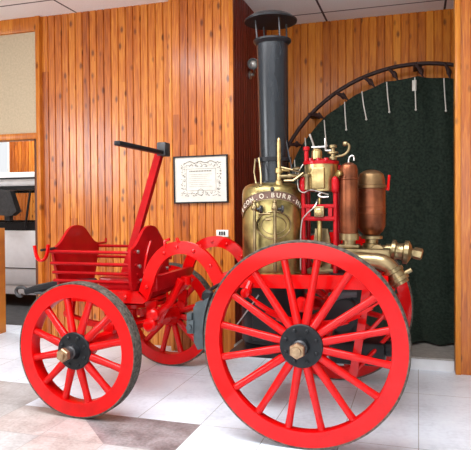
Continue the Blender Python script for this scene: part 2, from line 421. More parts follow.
# ------------------------------------------------------------------ certificate, socket plate, spotlight
c = empty('framed_certificate', (-2.255, 5.975, 1.64), 'cream engraved certificate in a thin black frame on the pine pillar', 'certificate')
tilt = Matrix.Translation((-2.255, 0, 1.9)) @ Matrix.Rotation(math.radians(-0.6), 4, 'Y') @ Matrix.Translation((2.255, 0, -1.9))
X0, X1, Z0, Z1 = -2.568, -1.942, 1.643, 2.160
f = MB()
for q in ((X0, X1, Z1 - .015, Z1), (X0, X1, Z0, Z0 + .015), (X0, X0 + .014, Z0 + .015, Z1 - .015), (X1 - .014, X1, Z0 + .015, Z1 - .015)):
    f.box(q[0], q[1], 5.955, 5.997, q[2], q[3], 0.003, tilt)
f.build('frame', M['black'], c)
pp = MB().box(X0 + .01, X1 - .01, 5.974, 5.99, Z0 + .01, Z1 - .01, 0, tilt).build('paper', M['paper'], c)
ink = MB(); yk = 5.9715
def ib(x0, x1, z0, z1): ink.box(x0, x1, yk, 5.9745, z0, z1, 0, tilt)
bx0, bx1, bz0, bz1 = X0 + .11, X1 - .10, Z0 + .10, Z1 - .10
for k in range(70):   # leafy border made of small marks
    u = k / 70 * 2 * (bx1 - bx0 + bz1 - bz0)
    w_, h_ = bx1 - bx0, bz1 - bz0
    if u < w_: p = (bx0 + u, bz1)
    elif u < w_ + h_: p = (bx1, bz1 - (u - w_))
    elif u < 2 * w_ + h_: p = (bx1 - (u - w_ - h_), bz0)
    else: p = (bx0, bz0 + (u - 2 * w_ - h_))
    for _ in range(3):
        a, d = random.uniform(-.022, .022), random.uniform(-.022, .022); s_ = random.uniform(.003, .008)
        ib(p[0] + a - s_, p[0] + a + s_, p[1] + d - .003, p[1] + d + .003)
for x0, x1, z0, z1 in ((bx0 + .035, bx1 - .035, bz1 - .045, bz1 - .042), (bx0 + .035, bx1 - .035, bz0 + .035, bz0 + .038), (bx0 + .035, bx0 + .038, bz0 + .035, bz1 - .042), (bx1 - .038, bx1 - .035, bz0 + .035, bz1 - .042)):
    ib(x0, x1, z0, z1)
for k in range(26): ib(bx0 + .01 + k * .0155, bx0 + .022 + k * .0155, bz1 + .015 + .018 * math.sin(k * .4) ** 2, bz1 + .024 + .02 * math.sin(k * .4) ** 2)
for k in range(14): ib(bx0 + .075 + k * .0185, bx0 + .087 + k * .0185, bz1 - .075, bz1 - .062)
for k in range(7): ib(bx0 + .07 + .02 * (k % 2), bx1 - .08 - .03 * (k % 3), bz1 - .105 - k * .022, bz1 - .103 - k * .022)
ink.ring(.034, [(-.002, 0), (.002, 0), (.002, .003), (-.002, .003)], (-2.255, yk, bz0 + .02), (0, 1, 0), 24)
ink.build('engraving', M['ink'], pp)
c = empty('wall_socket_plate', (-2.017, 5.975, 1.28), 'small white plate with three dark slots low on the pine pillar', 'socket plate')
MB().box(-2.085, -1.948, 5.985, 6.0, 1.278, 1.352, 0.004).build('plate', M['white_plastic'], c)
for k in range(3):
    MB().box(-2.052 + k * .026, -2.034 + k * .026, 5.98, 5.987, 1.295, 1.335).build('slot', M['black'], c)
c = empty('wall_spotlight', (-1.887, 6.75, 3.24), 'small chrome spotlight on the dark red alcove side wall beside the chimney', 'spotlight')
MB().lathe([(.05, 0), (.05, .015), (.02, .025), (.018, .06)], (-1.886, 6.66, 3.15), (1, 0, 0), 20).build('wall_mount', M['steel'], c)
MB().tube([(-1.84, 6.66, 3.15), (-1.81, 6.60, 3.16), (-1.80, 6.52, 3.22)], 0.014, 8).build('arm', M['steel'], c)
sd = Vector((0.25, -1, -0.2)).normalized()
MB().lathe([(.015, -.07), (.038, -.05), (.056, 0), (.064, .05), (.055, .05), (.050, .02)], (-1.80, 6.50, 3.235), sd, 20).build('lamp_head', M['iron'], c)
MB().lathe([(.050, .022), (.02, .036), (.004, .04)], (-1.80, 6.50, 3.235), sd, 20).build('reflector_bulb', M['steel'], c)

# ------------------------------------------------------------------ van in the next room
V = empty('parked_van', (-7.0, 8.9, 0), 'white van parked in the next room beyond the left opening', 'van')
vx0, vx1, vy0, vy1 = -9.6, -4.75, 8.0, 9.8
MB().box(vx0, vx1, vy0, vy1, 0.34, 1.25, 0.05).box(vx0 + .05, vx1 - .05, vy0 + .03, vy0 + .1, 0.2, 0.36, 0.01).build('body', M['van_white'], V)
MB().box(vx0, vx1 - .3, vy0 + .02, vy1 - .02, 1.95, 2.19, 0.06).build('roof', M['van_white'], V)
MB().box(vx0, vx1 - .3, vy0 - .005, vy0 + .03, 2.075, 2.10).build('roof_gutter', M['black'], V)
MB().box(vx0 + .1, vx1 - .02, vy0 - .006, vy0 + .02, 0.625, 0.64).build('rub_strip', M['iron'], V)
wf = MB()
for y in (vy0 + .03, vy1 - .07):
    wf.box(vx0 + .02, -5.35, y, y + .04, 1.90, 1.96).box(vx0 + .02, -5.0, y, y + .04, 1.24, 1.37)
    for xa, xb in ((-5.86, -5.72), (-7.1, -6.95), (-8.4, -8.25), (-9.58, -9.45)):
        wf.prism([(xa, y, 1.37), (xb, y, 1.37), (xb - .02, y, 1.9), (xa - .02, y, 1.9)], (0, .04, 0))
wf.build('window_frame', M['black'], V)
MB().box(-9.45, -5.4, vy0 + .045, vy0 + .05, 1.36, 1.92).build('side_glass', M['glass'], V)
for x in (-8.9, -7.35):
    MB().box(x - .28, x - .12, 8.25, 8.75, 0.9, 1.78, 0.06).box(x - .3, x + .25, 8.25, 8.75, 0.8, 0.98, 0.05).build('seat', M['crate'], V)
MB().prism([(-6.62, 7.84, 1.92), (-6.20, 7.84, 1.88), (-6.08, 7.84, 1.55), (-6.18, 7.84, 1.48), (-6.62, 7.84, 1.50)], (0, .12, 0)).box(-6.4, -6.3, 7.95, 8.04, 1.4, 1.52).build('door_mirror', M['iron'], V)
MB().tube([(-5.93, 7.99, 1.88), (-6.03, 7.99, 1.3)], 0.018, 8).build('grab_rail', M['black'], V)
for x in (-8.7, -5.5):
    for y in (8.05, 9.5):
        MB().lathe([(.18, 0), (.30, .0), (.33, .03), (.33, .19), (.30, .22), (.18, .22)], (x, y, .33), (0, 1, 0), 32).build('wheel', M['black'], V)

# ------------------------------------------------------------------ the fire engine
RX, RY = -1.55, 4.66
E = empty('steam_fire_engine', (RX, RY, 0), 'red horse-drawn steam fire engine with brass boiler and tall dark chimney on the tiled floor', 'fire engine')
YN, YF = 4.25, 5.07

def make_wheel(R, n, phase, cx, cz, name='wheel', hub_r=0.137, dish=0.07, spoke_r=(0.026, 0.020), back=0.04):
    """wheel about the Y axis, outer side towards -Y; built round the origin"""
    fw, th = 0.036, 0.105; bk_ = back
    rim = MB().ring(R - .014, [(-th + .004, -fw), (0, -fw), (0, bk_), (-th + .004, bk_), (-th, bk_ - .012), (-th, -fw + .012)], (0, 0, 0), (0, 1, 0), 96)
    w = rim.build('wheel', M['red'], None, 40, origin=(0, 0, 0))
    MB().ring(R, [(-.015, -fw - .001), (-.005, -fw - .002), (0, -fw + .008), (0, bk_ - .008), (-.005, bk_ + .002), (-.015, bk_ + .001)], (0, 0, 0), (0, 1, 0), 96).build('tyre', M['tyre'], w, 40, origin=(0, 0, 0))
    for k in range(n):
        a = math.radians(phase + 360 * k / n); d = Vector((math.cos(a), 0, math.sin(a)))
        p0 = d * 0.085 + Vector((0, -dish * .55, 0)); p1 = d * (hub_r + .03) + Vector((0, -dish * .45, 0)); p2 = d * (R - th - .10) + Vector((0, -.006, 0)); p3 = d * (R - th - .008)
        MB().tube([p0, p1, p2, p3], [spoke_r[0] * .9, spoke_r[0], spoke_r[1], spoke_r[1] * 1.12], 12, sy=1.0, up=(0, 1, 0)).build('spoke', M['red'], w, 60, origin=(0, 0, 0))
    MB().lathe([(hub_r - .03, -dish + .012), (hub_r - .02, .03), (.10, .06), (.085, .15)], (0, 0, 0), (0, 1, 0), 40).build('hub_barrel', M['red'], w, 40, origin=(0, 0, 0))
    hd = MB().lathe([(hub_r - .004, .012), (hub_r, .008), (hub_r, -.008), (hub_r - .005, -.013), (.06, -.013), (.055, -.03), (.05, -.055)], (0, -dish - .004, 0), (0, 1, 0), 40)
    for k in range(8):
        a = math.radians(22.5 + 45 * k)
        hd.lathe([(.0135, 0), (.0135, -.012), (.008, -.017)], (math.cos(a) * hub_r * .76, -dish - .014, math.sin(a) * hub_r * .76), (0, 1, 0), 10)
    hd.build('hub_plate', M['hub'], w, 40, origin=(0, 0, 0))
    MB().lathe([(.05, -dish - .04), (.05, -dish - .065), (.040, -dish - .075), (.038, -dish - .125)], (0, 0, 0), (0, 1, 0), 24).build('axle_collar', M['iron'], w, 40, origin=(0, 0, 0))
    MB().lathe([(.030, -dish - .12), (.052, -dish - .122), (.052, -dish - .155), (.046, -dish - .163), (.02, -dish - .165)], (0, 0, 0), (0, 1, 0), 6).lathe([(.03, -dish - .16), (.028, -dish - .178), (.01, -dish - .18)], (0, 0, 0), (0, 1, 0), 16).build('axle_nut', M['nut'], w, 30, origin=(0, 0, 0))
    return w
def put(w, loc, rz):
    w.parent = E; w.location = Vector(loc) - Vector((RX, RY, 0)); w.rotation_euler = (0, 0, rz)
def dup(w):
    c2 = w.copy(); COL.objects.link(c2)
    for ch in list(w.children):
        d = ch.copy(); COL.objects.link(d); d.parent = c2
    return c2
rw = make_wheel(0.689, 16, 12.4, 0, 0, hub_r=0.143, dish=0.052, spoke_r=(0.029, 0.0235))
rw.name = 'rear_wheel'
rw2 = dup(rw)
put(rw, (-0.729, 3.818, 0.689), 0); put(rw2, (-0.729, 5.43, 0.689), PI)
fw_ = make_wheel(0.518, 12, 13, 0, 0, hub_r=0.142, dish=0.04, spoke_r=(0.031, 0.026), back=0.07)
fw_.name = 'front_wheel'
fw2 = dup(fw_)
tr = math.radians(-2.5)
put(fw_, (-2.485, 3.90, 0.518), tr); put(fw2, (-2.415, 5.49, 0.518), PI + tr)

def P(mb, name, mat, sharp=35, parent=None): return mb.build(name, M[mat], parent or E, sharp)

# goose-neck frame members with the straight rails behind them
def smooth2(p, n=1):
    for _ in range(n):
        q = [p[0]]
        for a, b in zip(p, p[1:]): q += [(a[0] * .75 + b[0] * .25, a[1] * .75 + b[1] * .25), (a[0] * .25 + b[0] * .75, a[1] * .25 + b[1] * .75)]
        p = q + [p[-1]]
    return p
arch = [(-2.098, .885), (-2.06, .985), (-2.02, 1.115), (-1.945, 1.222), (-1.84, 1.283), (-1.714, 1.287), (-1.60, 1.234), (-1.52, 1.148), (-1.465, 1.04)]
path = [(-2.95, .875), (-2.112, .880)] + smooth2(arch, 2)[1:] 
rail_path = [(-1.50, 1.035), (-0.20, 1.055)]
for y in (YN, YF):
    fr = P(MB().strip(path, 0.098, y - .022, y + .022), 'goose_neck', 'red', 40)
    P(MB().strip(rail_path, 0.098, y - .024, y + .024), 'frame_rail', 'red', 40)
    for (x, z) in ((-1.91, 1.24), (-1.66, 1.26), (-1.52, 1.15), (-2.06, .97), (-2.25, .88), (-2.6, .88), (-1.80, 1.285)):
        P(MB().lathe([(.014, 0), (.014, -.010), (.006, -.016)], (x, y - .021, z), (0, 1, 0), 10), 'bolt', 'red', 35, fr)
for q in ([(-1.90, YN - .02, 1.28), (-1.90, YN - .02, 1.335), (-1.86, YN - .02, 1.35)], [(-1.78, YN - .02, 1.32), (-1.80, YN - .02, 1.36)]): P(MB().tube(q, .013, 8), 'frame_lug', 'red')
for x, z0, z1, m in ((-2.02, .93, 1.05, 'red_dark'), (-1.42, .99, 1.09, 'red_dark'), (-0.23, 1.0, 1.10, 'red')):
    P(MB().box(x - .03, x + .03, YN + .023, YF - .023, z0, z1, 0.006), 'cross_beam', m)

# basket between two bell-shaped end panels
def bell(x, wide=0.0):
    half = [(.25 + wide, .84 if not wide else .935), (.30 + wide * .7, .99), (.352 + wide * .25, 1.15), (.372, 1.235), (.365, 1.262), (.33, 1.272), (.285, 1.29), (.235, 1.325), (.19, 1.365), (.14, 1.408), (.08, 1.437), (0, 1.448)]
    yc = 4.615 - wide * .7
    out = [(x, yc - a, z) for a, z in half] + [(x, yc + a, z) for a, z in half[-2::-1]]
    return out
P(MB().prism(bell(-2.952), (.024, 0, 0)), 'end_panel', 'red_dark', 40)
ep = P(MB().prism(bell(-2.20, .09), (.026, 0, 0)), 'end_panel', 'red_dark', 40)
for y, z in ((4.30, 1.24), (4.33, 1.12), (4.36, 1.0), (4.40, .92), (4.92, 1.2), (4.88, 1.05)):
    P(MB().lathe([(.016, 0), (.016, .012), (.006, .018)], (-2.175, y, z), (1, 0, 0), 10), 'bolt', 'steel', 35, ep)
P(MB().tube([(-2.17, 4.40, 1.05), (-2.165, 4.44, 1.2), (-2.165, 4.52, 1.31)], .012, 8, smooth=2), 'hand_loop', 'red', 35, ep)
for side, ys in ((0, ((4.245, 1.235), (4.268, 1.135), (4.295, 1.055), (4.31, .985))), (1, ((4.985, 1.235), (4.962, 1.135), (4.935, 1.055)))):
    for y, z in ys:
        P(MB().tube([(-2.97, y, z), (-2.165, y, z)], .014, 10), 'side_rail', 'red_dark')
P(MB().box(-2.54, -2.20, 4.31, 4.92, .89, 1.02, .012), 'seat_box', 'red_dark')
P(MB().box(-2.93, -2.14, 4.275, 5.045, .84, .885, .004), 'floor_board', 'red_dark')
# hooks carried out to each side on black rods
P(MB().tube([(-2.94, 4.35, 1.262), (-2.93, 4.08, 1.258)], .011, 8), 'hook_rod', 'black')
P(MB().tube([(-2.87, 4.09, 1.305), (-2.878, 4.09, 1.23), (-2.905, 4.09, 1.18), (-2.95, 4.09, 1.165), (-2.985, 4.09, 1.205), (-3.0, 4.09, 1.295)], .020, 10, sy=0.55, smooth=2), 'side_hook', 'red')
P(MB().tube([(-2.94, 4.90, 1.258), (-2.94, 5.13, 1.258), (-2.94, 5.135, 1.30)], .012, 8), 'hook_rod', 'red_dark')
# steering pole turned up, with its cross handle
d = Vector((-2.131, 4.70, 2.085)) - Vector((-2.50, 4.62, .87))
P(MB().prism([(-2.535, 4.585, .87), (-2.465, 4.585, .87), (-2.106, 4.665, 2.12), (-2.168, 4.665, 2.12)], (0, .06, 0)), 'drawbar_pole', 'red_dark')
P(MB().box(-2.15, -2.095, 3.88, 4.80, 2.057, 2.093, .01, Matrix.Translation((-2.12, 4.7, 2.075)) @ Matrix.Rotation(math.radians(-0.2), 4, 'X') @ Matrix.Translation((2.12, -4.7, -2.075))), 'pole_handle', 'black')
P(MB().box(-2.165, -2.08, 4.655, 4.77, 2.045, 2.165, .012), 'pole_socket', 'iron')
# black tow hook at the nose
th = P(MB().tube([(-2.75, 4.62, .93), (-3.05, 4.55, .915), (-3.25, 4.52, .88), (-3.40, 4.50, .845)], [.042, .044, .040, .03], 10, smooth=1), 'tow_bar', 'black')
P(MB().tube([(-3.38, 4.50, .85), (-3.42, 4.50, .885), (-3.49, 4.50, .88), (-3.51, 4.50, .84), (-3.48, 4.50, .80), (-3.44, 4.50, .81)], .016, 10, smooth=2), 'tow_hook', 'iron', 35, th)
P(MB().tube([(-3.30, 4.50, .84), (-3.05, 4.47, .83), (-2.8, 4.46, .86)], .014, 8, smooth=1), 'tow_chain_rod', 'iron', 35, th)

# front axle, turntable and springs
P(MB().cyl((-2.487, 3.86, .518), (-2.417, 5.53, .518), .032).box(-2.50, -2.41, 4.05, 5.35, .50, .575, .01), 'front_axle', 'red')
P(MB().ring(.30, [(-.025, -.015), (.025, -.015), (.025, .015), (-.025, .015)], (-2.44, 4.66, .775), (0, 0, 1), 48).ring(.30, [(-.025, -.012), (.025, -.012), (.025, .012), (-.025, .012)], (-2.44, 4.66, .82), (0, 0, 1), 48), 'turntable_ring', 'red')
P(MB().lathe([(.06, .57), (.06, .70), (.045, .72), (.045, .85)], (-2.44, 4.66, 0), (0, 0, 1), 20).box(-2.50, -2.38, 4.32, 5.0, .70, .755, .008), 'king_pin', 'red')
def leaf_spring(x0, x1, xm, ztop, zlow, y, n=5, w=.055, t=.011, mat='red'):
    mb = MB()
    for k in range(n):
        s = 1 - k * .16
        pts2 = []
        for i in range(13):
            u = -1 + 2 * i / 12
            x = xm + (u * s) * ((x1 - xm) if u > 0 else (xm - x0))
            z = zlow + (ztop - zlow) * (u * s) ** 2 - k * t
            pts2.append((x, z))
        mb.strip(pts2, t * .86, y - w / 2, y + w / 2)
    for x in (x0, x1):
        mb.lathe([(.018, -w / 2 - .012), (.034, -w / 2 - .008), (.034, w / 2 + .008), (.018, w / 2 + .012)], (x, y, ztop + .008), (0, 1, 0), 18)
    mb.box(xm - .045, xm + .045, y - w / 2 - .012, y + w / 2 + .012, zlow - n * t - .02, zlow + .02, .006)
    return mb
for y in (4.33, 4.99):
    sp_ = P(leaf_spring(-2.84, -2.07, -2.445, .70, .635, y), 'front_spring', 'red', 30)
    for x in (-2.07, -2.83): P(MB().prism([(x - .03, y - .02, .69), (x + .03, y - .02, .69), (x + .05, y - .02, .84), (x - .05, y - .02, .84)], (0, .04, 0)), 'spring_hanger', 'red', 35, sp_)
P(MB().tube([(-2.10, 4.36, .68), (-1.96, 4.45, .80), (-1.87, 4.5, .99)], .028, 10).tube([(-2.44, 4.66, .60), (-2.15, 4.66, .62), (-1.95, 4.66, .98)], .03, 10), 'brace', 'red')
P(MB().tube([(-1.95, 4.95, .97), (-2.12, 4.99, .80), (-2.25, 4.99, .64)], .028, 10).lathe([(.05, 0), (.05, .07)], (-1.96, 4.80, .92), (0, 0, 1), 16), 'brace', 'red')
P(MB().lathe([(.03, 0), (.05, .015), (.05, .06), (.03, .075)], (-2.03, 4.24, .735), (0, 1, 0), 20).lathe([(.04, 0), (.055, .02), (.055, .07), (.03, .09)], (-2.05, 4.22, .66), (0, 1, 0), 20), 'spring_bolt', 'red')

# rear axle, springs and stays
P(MB().cyl((-.735, 3.82, .690), (-.735, 5.45, .690), .036).box(-.79, -.70, 4.05, 5.26, .645, .73, .01), 'rear_axle', 'red')
for y in (4.17, 5.14):
    sp_ = P(leaf_spring(-1.22, -.22, -.735, .955, .765, y, 6, .06, .012), 'rear_spring', 'red', 30)
    for x in (-1.22, -.22): P(MB().tube([(x, y, .965), (x + (.015 if x < -1 else -.015), y + (.05 if y < 4.6 else -.05), 1.03)], .03, 10), 'shackle', 'red', 35, sp_)
P(MB().strip([(-.36, 1.02), (-.405, .68), (-.468, .32)], .06, 4.38, 4.42), 'pump_stay', 'red')
P(MB().tube([(-.39, 4.40, .62), (-.25, 4.45, .78), (-.17, 4.5, 1.0)], .016, 8).tube([(-.46, 4.40, .36), (-.12, 4.7, .70)], .016, 8), 'stay_rod', 'red')
P(MB().tube([(-1.36, 4.32, .66), (-1.17, 4.34, .92)], .006, 6), 'stay_rod', 'steel')
# brake block against the rear wheel
bk = MB()
inner = [(-.742 + .715 * math.cos(math.radians(a)), .697 + .715 * math.sin(math.radians(a))) for a in range(188, 157, -3)]
outer = [(-1.455, .935), (-1.505, .925), (-1.527, .88), (-1.525, .64), (-1.495, .585)]
bk.prism([(x, 3.875, z) for x, z in inner] + [(x, 3.875, z) for x, z in outer], (0, .085, 0))
bkp = P(bk, 'brake_block', 'brake')
P(MB().box(-1.575, -1.52, 3.86, 3.90, .70, .80, .008).box(-1.57, -1.53, 3.85, 3.94, .80, .85, .008).lathe([(.02, 0), (.02, -.03)], (-1.55, 3.865, .75), (0, 1, 0), 8), 'brake_bracket', 'brake', 35, bkp)
P(MB().tube([(-1.475, 3.93, .94), (-1.46, 3.95, .985), (-1.44, 4.0, 1.0), (-1.42, 4.12, 1.02), (-1.40, 4.23, 1.02)], .014, 8, smooth=1).lathe([(.03, -.03), (.045, -.01), (.045, .02), (.03, .04)], (-1.435, 3.93, .965), (0, 1, 0), 12), 'brake_arm', 'black', 35, bkp)

# boiler
BX, BY, BR = -1.137, 4.67, 0.246
boil = P(MB().lathe([(.05, 1.795), (.14, 1.792), (.19, 1.782), (.222, 1.764), (.24, 1.735), (BR, 1.70), (BR, 1.08), (BR + .01, 1.075), (BR + .01, 1.04), (BR, 1.035), (BR, .98)], (BX, BY, 0), (0, 0, 1), 64), 'boiler', 'brass')
P(MB().lathe([(BR - .01, .985), (BR + .012, .98), (BR + .012, .52), (BR - .01, .50), (BR - .01, .43), (BR - .05, .42)], (BX, BY, 0), (0, 0, 1), 48).box(BX - .1, BX + .1, BY - .28, BY - .25, .55, .75, .01).box(-1.42, -.95, 4.36, 4.94, .43, .47, .008), 'firebox', 'black')
for s_, yy in ((-1, YN + .022), (1, YF - .022)):
    P(MB().box(BX - .17, BX + .17, min(yy, BY + s_ * .20), max(yy, BY + s_ * .20), 1.02, 1.06, .005), 'boiler_bracket', 'red')
# curved nameplate: points laid along an arch on the boiler shell
face = math.atan2(0 - BY, 0 - BX)
def on_shell(s, t, lift):
    """s along the arch (-1..1), t across it"""
    ang = s * math.radians(72)
    zc = 1.69 - 0.105 * s * s - 0.02 * s ** 4
    dz = -(0.21 * s + .08 * s ** 3)          # slope of the arch
    n = math.hypot(1, dz / (BR * math.radians(72)) )
    tx = -dz / (BR * math.radians(72)) / n; tz = 1 / n
    a = face + ang + (tx * t) / BR
    r_ = BR + lift
    return Vector((BX + r_ * math.cos(a), BY + r_ * math.sin(a), zc + tz * t))
def shell_strip(t0, t1, lift0, lift1, s0=-1.12, s1=1.12, n=60):
    mb = MB(); rows = []
    for i in range(n + 1):
        s = s0 + (s1 - s0) * i / n
        rows.append([mb.bm.verts.new(on_shell(s, t, l)) for t, l in ((t0, lift0), (t1, lift0), (t1, lift1), (t0, lift1))])
    for A, B in zip(rows, rows[1:]):
        for k in range(4): mb.bm.faces.new((A[k], A[(k + 1) % 4], B[(k + 1) % 4], B[k]))
    mb.bm.faces.new(rows[0][::-1]); mb.bm.faces.new(rows[-1]); return mb
P(shell_strip(-.030, .030, -.002, .006), 'nameplate', 'plate_dark', 35, boil)
P(shell_strip(.029, .035, -.002, .009), 'nameplate_edge', 'bronze', 35, boil)
P(shell_strip(-.035, -.029, -.002, .009), 'nameplate_edge', 'bronze', 35, boil)
def letters(text):
    n = len(text)
    for i, ch in enumerate(text):
        out = bmesh.new()
        cu = bpy.data.curves.new('l', 'FONT'); cu.body = ch; cu.size = 0.052; cu.align_x = 'CENTER'; cu.extrude = 0.002; cu.offset = 0.0006
        to = bpy.data.objects.new('l', cu); COL.objects.link(to)
        dg = bpy.context.evaluated_depsgraph_get(); dg.update()
        me = to.evaluated_get(dg).to_mesh()
        s = -0.98 + 1.98 * i / (n - 1)
        L_ = BR * math.radians(72)
        base = len(out.verts)
        vs = [out.verts.new(on_shell(s + v.co.x * 0.95 / L_ / math.sqrt(1 + (0.21 * s / L_) ** 2), v.co.y - 0.0185, 0.0075 + v.co.z)) for v in me.vertices]
        for p in me.polygons:
            try: out.faces.new([vs[k] for k in p.vertices])
            except ValueError: pass
        to.evaluated_get(dg).to_mesh_clear()
        bpy.data.objects.remove(to); bpy.data.curves.remove(cu)
        mb = MB(); mb.bm.free(); mb.bm = out
        bmesh.ops.remove_doubles(out, verts=out.verts[:], dist=1e-6)
        P(mb, 'nameplate_dot' if ch in '.-' else 'nameplate_letter', 'letter', 35, boil)
letters('ICON.O.BURR-HUI')
# oval works plate, water gauges
def shell_pt(da, z, lift=0.0):
    a = face + da; return Vector((BX + (BR + lift) * math.cos(a), BY + (BR + lift) * math.sin(a), z))
ov = [shell_pt(.04 + .56 * math.cos(2 * PI * k / 48), 1.455 + .105 * math.sin(2 * PI * k / 48), .004) for k in range(49)]
P(MB().tube(ov, .007, 8), 'oval_plate_rim', 'bronze', 35, boil)
ov2 = [shell_pt(.04 + .40 * math.cos(2 * PI * k / 48), 1.455 + .07 * math.sin(2 * PI * k / 48), .003) for k in range(49)]
P(MB().tube(ov2, .004, 8), 'oval_plate_rim', 'bronze', 35, boil)
for da in (-.50, .06):
    a0 = shell_pt(da, 1.60, .045)
    gv = P(MB().cyl(shell_pt(da, 1.10, .045), a0, .013).cyl(shell_pt(da, 1.575, -.01), shell_pt(da, 1.575, .05), .016).cyl(shell_pt(da, 1.14, -.01), shell_pt(da, 1.14, .05), .016)
      .lathe([(.020, 0), (.026, .012), (.026, .03), (.016, .045), (.016, .06), (.022, .065), (.010, .08)], a0 - Vector((0, 0, .03)), (0, 0, 1), 16), 'water_gauge', 'bronze', 35, boil)
    b0 = shell_pt(da + .20, 1.58, .045)
    P(MB().cyl(shell_pt(da, 1.58, .045), b0, .010).lathe([(.012, -.012), (.03, -.006), (.03, .006), (.012, .012)], b0, b0 - shell_pt(da, 1.58, .045), 12), 'gauge_tap', 'iron', 35, boil)
P(MB().cyl(shell_pt(-.2, 1.50, .03), shell_pt(-.05, 1.50, .03), .008).cyl(shell_pt(-.38, 1.545, .045), shell_pt(-.05, 1.545, .045), .007), 'gauge_link', 'bronze', 35, boil)
P(MB().lathe([(.012, -.01), (.018, .012), (.008, .025)], shell_pt(0.0, 1.735), (math.cos(face), math.sin(face), 0), 12), 'filler_plug', 'iron', 35, boil)
# chimney
CX0, CX1 = -1.118, -1.130
ax = Vector((CX1 - CX0, 0, 2.945 - 1.79)); Lc = ax.length
ch_ = P(MB().lathe([(.138, 0), (.138, .012), (.117, .02), (.119, .4), (.128, Lc)], (CX0, BY, 1.788), ax, 48), 'chimney', 'stack')
P(MB().ring(.128, [(-.006, -.03), (.004, -.03), (.026, -.008), (.026, .006), (-.006, .006)], (CX1, BY, 2.945), (0, 0, 1), 48), 'chimney_flange', 'black', 35, ch_)
P(MB().lathe([(.213, 3.10), (.215, 3.112), (.17, 3.145), (.09, 3.172), (.02, 3.18)], (CX1 - .012, BY, 0), (0, 0, 1), 48), 'chimney_cap', 'black', 35, ch_)
for k in range(4):
    a = math.radians(40 + 90 * k)
    P(MB().cyl((CX1 + .135 * math.cos(a), BY + .135 * math.sin(a), 2.94), (CX1 - .01 + .14 * math.cos(a), BY + .14 * math.sin(a), 3.13), .007, seg=8), 'cap_rod', 'iron', 35, ch_)
P(MB().ring(.121, [(-.006, -.016), (.022, -.016), (.022, .016), (-.006, .016)], (CX0 - .003, BY, 1.98), (0, 0, 1), 48), 'chimney_band', 'black', 35, ch_)
P(MB().tube([(-1.255, 4.58, 1.985), (-1.262, 4.57, 1.88), (-1.24, 4.555, 1.78)], .007, 8).tube([(-1.215, 4.54, 1.99), (-1.19, 4.50, 1.86), (-1.178, 4.46, 1.755)], .008, 8).lathe([(.012, 0), (.018, .01), (.018, .025), (.01, .03)], (-1.178, 4.46, 1.745), (0, 0, 1), 10), 'stay_wire', 'bronze')
# safety valve beside the chimney
P(MB().lathe([(.03, 1.77), (.03, 1.80), (.018, 1.81), (.018, 1.86), (.030, 1.865), (.030, 1.90), (.014, 1.91), (.015, 1.93), (.015, 2.11), (.011, 2.13), (.006, 2.14)], (-1.045, 4.515, 0), (0, 0, 1), 18).cyl((-1.045, 4.515, 1.885), (-.96, 4.50, 1.885), .012), 'safety_valve', 'brass_bright')
P(MB().cyl((-1.045, 4.515, 1.835), (-.78, 4.60, 1.845), .018).lathe([(.03, 0), (.03, .02)], (-.98, 4.535, 1.837), (.26, .085, .01), 14).tube([(-1.0, 4.50, 1.80), (-.93, 4.5, 1.80), (-.86, 4.55, 1.86)], .011, 8).tube([(-1.02, 4.48, 1.905), (-.88, 4.52, 1.87)], .009, 8).lathe([(.008, 0), (.03, .006), (.03, .016), (.008, .022)], (-.90, 4.5, 1.885), (0, -.2, 1), 14), 'steam_pipe', 'bronze')
P(MB().tube([(-1.02, 4.64, 2.16), (-.98, 4.62, 1.98), (-.95, 4.60, 1.86)], .006, 8), 'valve_lever', 'iron')

# steam engine: two red columns, brass cylinder, crosshead and pump rod
GX, GY = -.737, 4.67
cyl_ = P(MB().lathe([(.10, 1.715), (.128, 1.72), (.131, 1.74), (.131, 1.93), (.12, 1.94)], (GX, GY, 0), (0, 0, 1), 48), 'steam_cylinder', 'brass_bright')
P(MB().box(GX - .05, GX + .05, GY - .165, GY - .10, 1.735, 1.90, .01), 'valve_chest', 'brass_bright', 35, cyl_)
P(MB().lathe([(.09, 1.925), (.142, 1.93), (.142, 1.955), (.09, 1.962), (.06, 1.975)], (GX, GY, 0), (0, 0, 1), 40).lathe([(.018, 0), (.018, .02)], (GX - .06, GY - .115, 1.955), (0, 0, 1), 8).lathe([(.018, 0), (.018, .02)], (GX + .06, GY - .115, 1.955), (0, 0, 1), 8).lathe([(.018, 0), (.018, .02)], (GX, GY - .125, 1.955), (0, 0, 1), 8), 'cylinder_cover', 'red_shaded', 35, cyl_)
P(MB().lathe([(.042, 1.97), (.042, 2.035), (.03, 2.045), (.03, 2.05), (.012, 2.055)], (-.762, 4.62, 0), (0, 0, 1), 20), 'gland_cup', 'brass_bright', 35, cyl_)
P(MB().lathe([(.018, 1.955), (.018, 2.04), (.026, 2.045), (.026, 2.07), (.012, 2.075)], (-.845, 4.62, 0), (0, 0, 1), 14), 'oil_cup', 'red_shaded', 35, cyl_)
P(MB().lathe([(.03, 1.96), (.03, 1.985), (.016, 1.99), (.016, 2.005), (.042, 2.01), (.042, 2.022), (.014, 2.03), (.014, 2.05), (.03, 2.055), (.03, 2.075), (.008, 2.08)], (-.632, 4.60, 0), (0, 0, 1), 18), 'lubricator', 'bronze', 35, cyl_)
P(MB().tube([(-.78, 4.62, 2.045), (-.79, 4.60, 2.10), (-.815, 4.60, 2.17)], .008, 8).tube([(-.80, 4.60, 2.065), (-.69, 4.60, 2.065)], .007, 8).tube([(-.692, 4.60, 2.13), (-.69, 4.60, 2.035), (-.62, 4.60, 2.032)], .009, 8), 'cover_lever', 'steel', 35, cyl_)
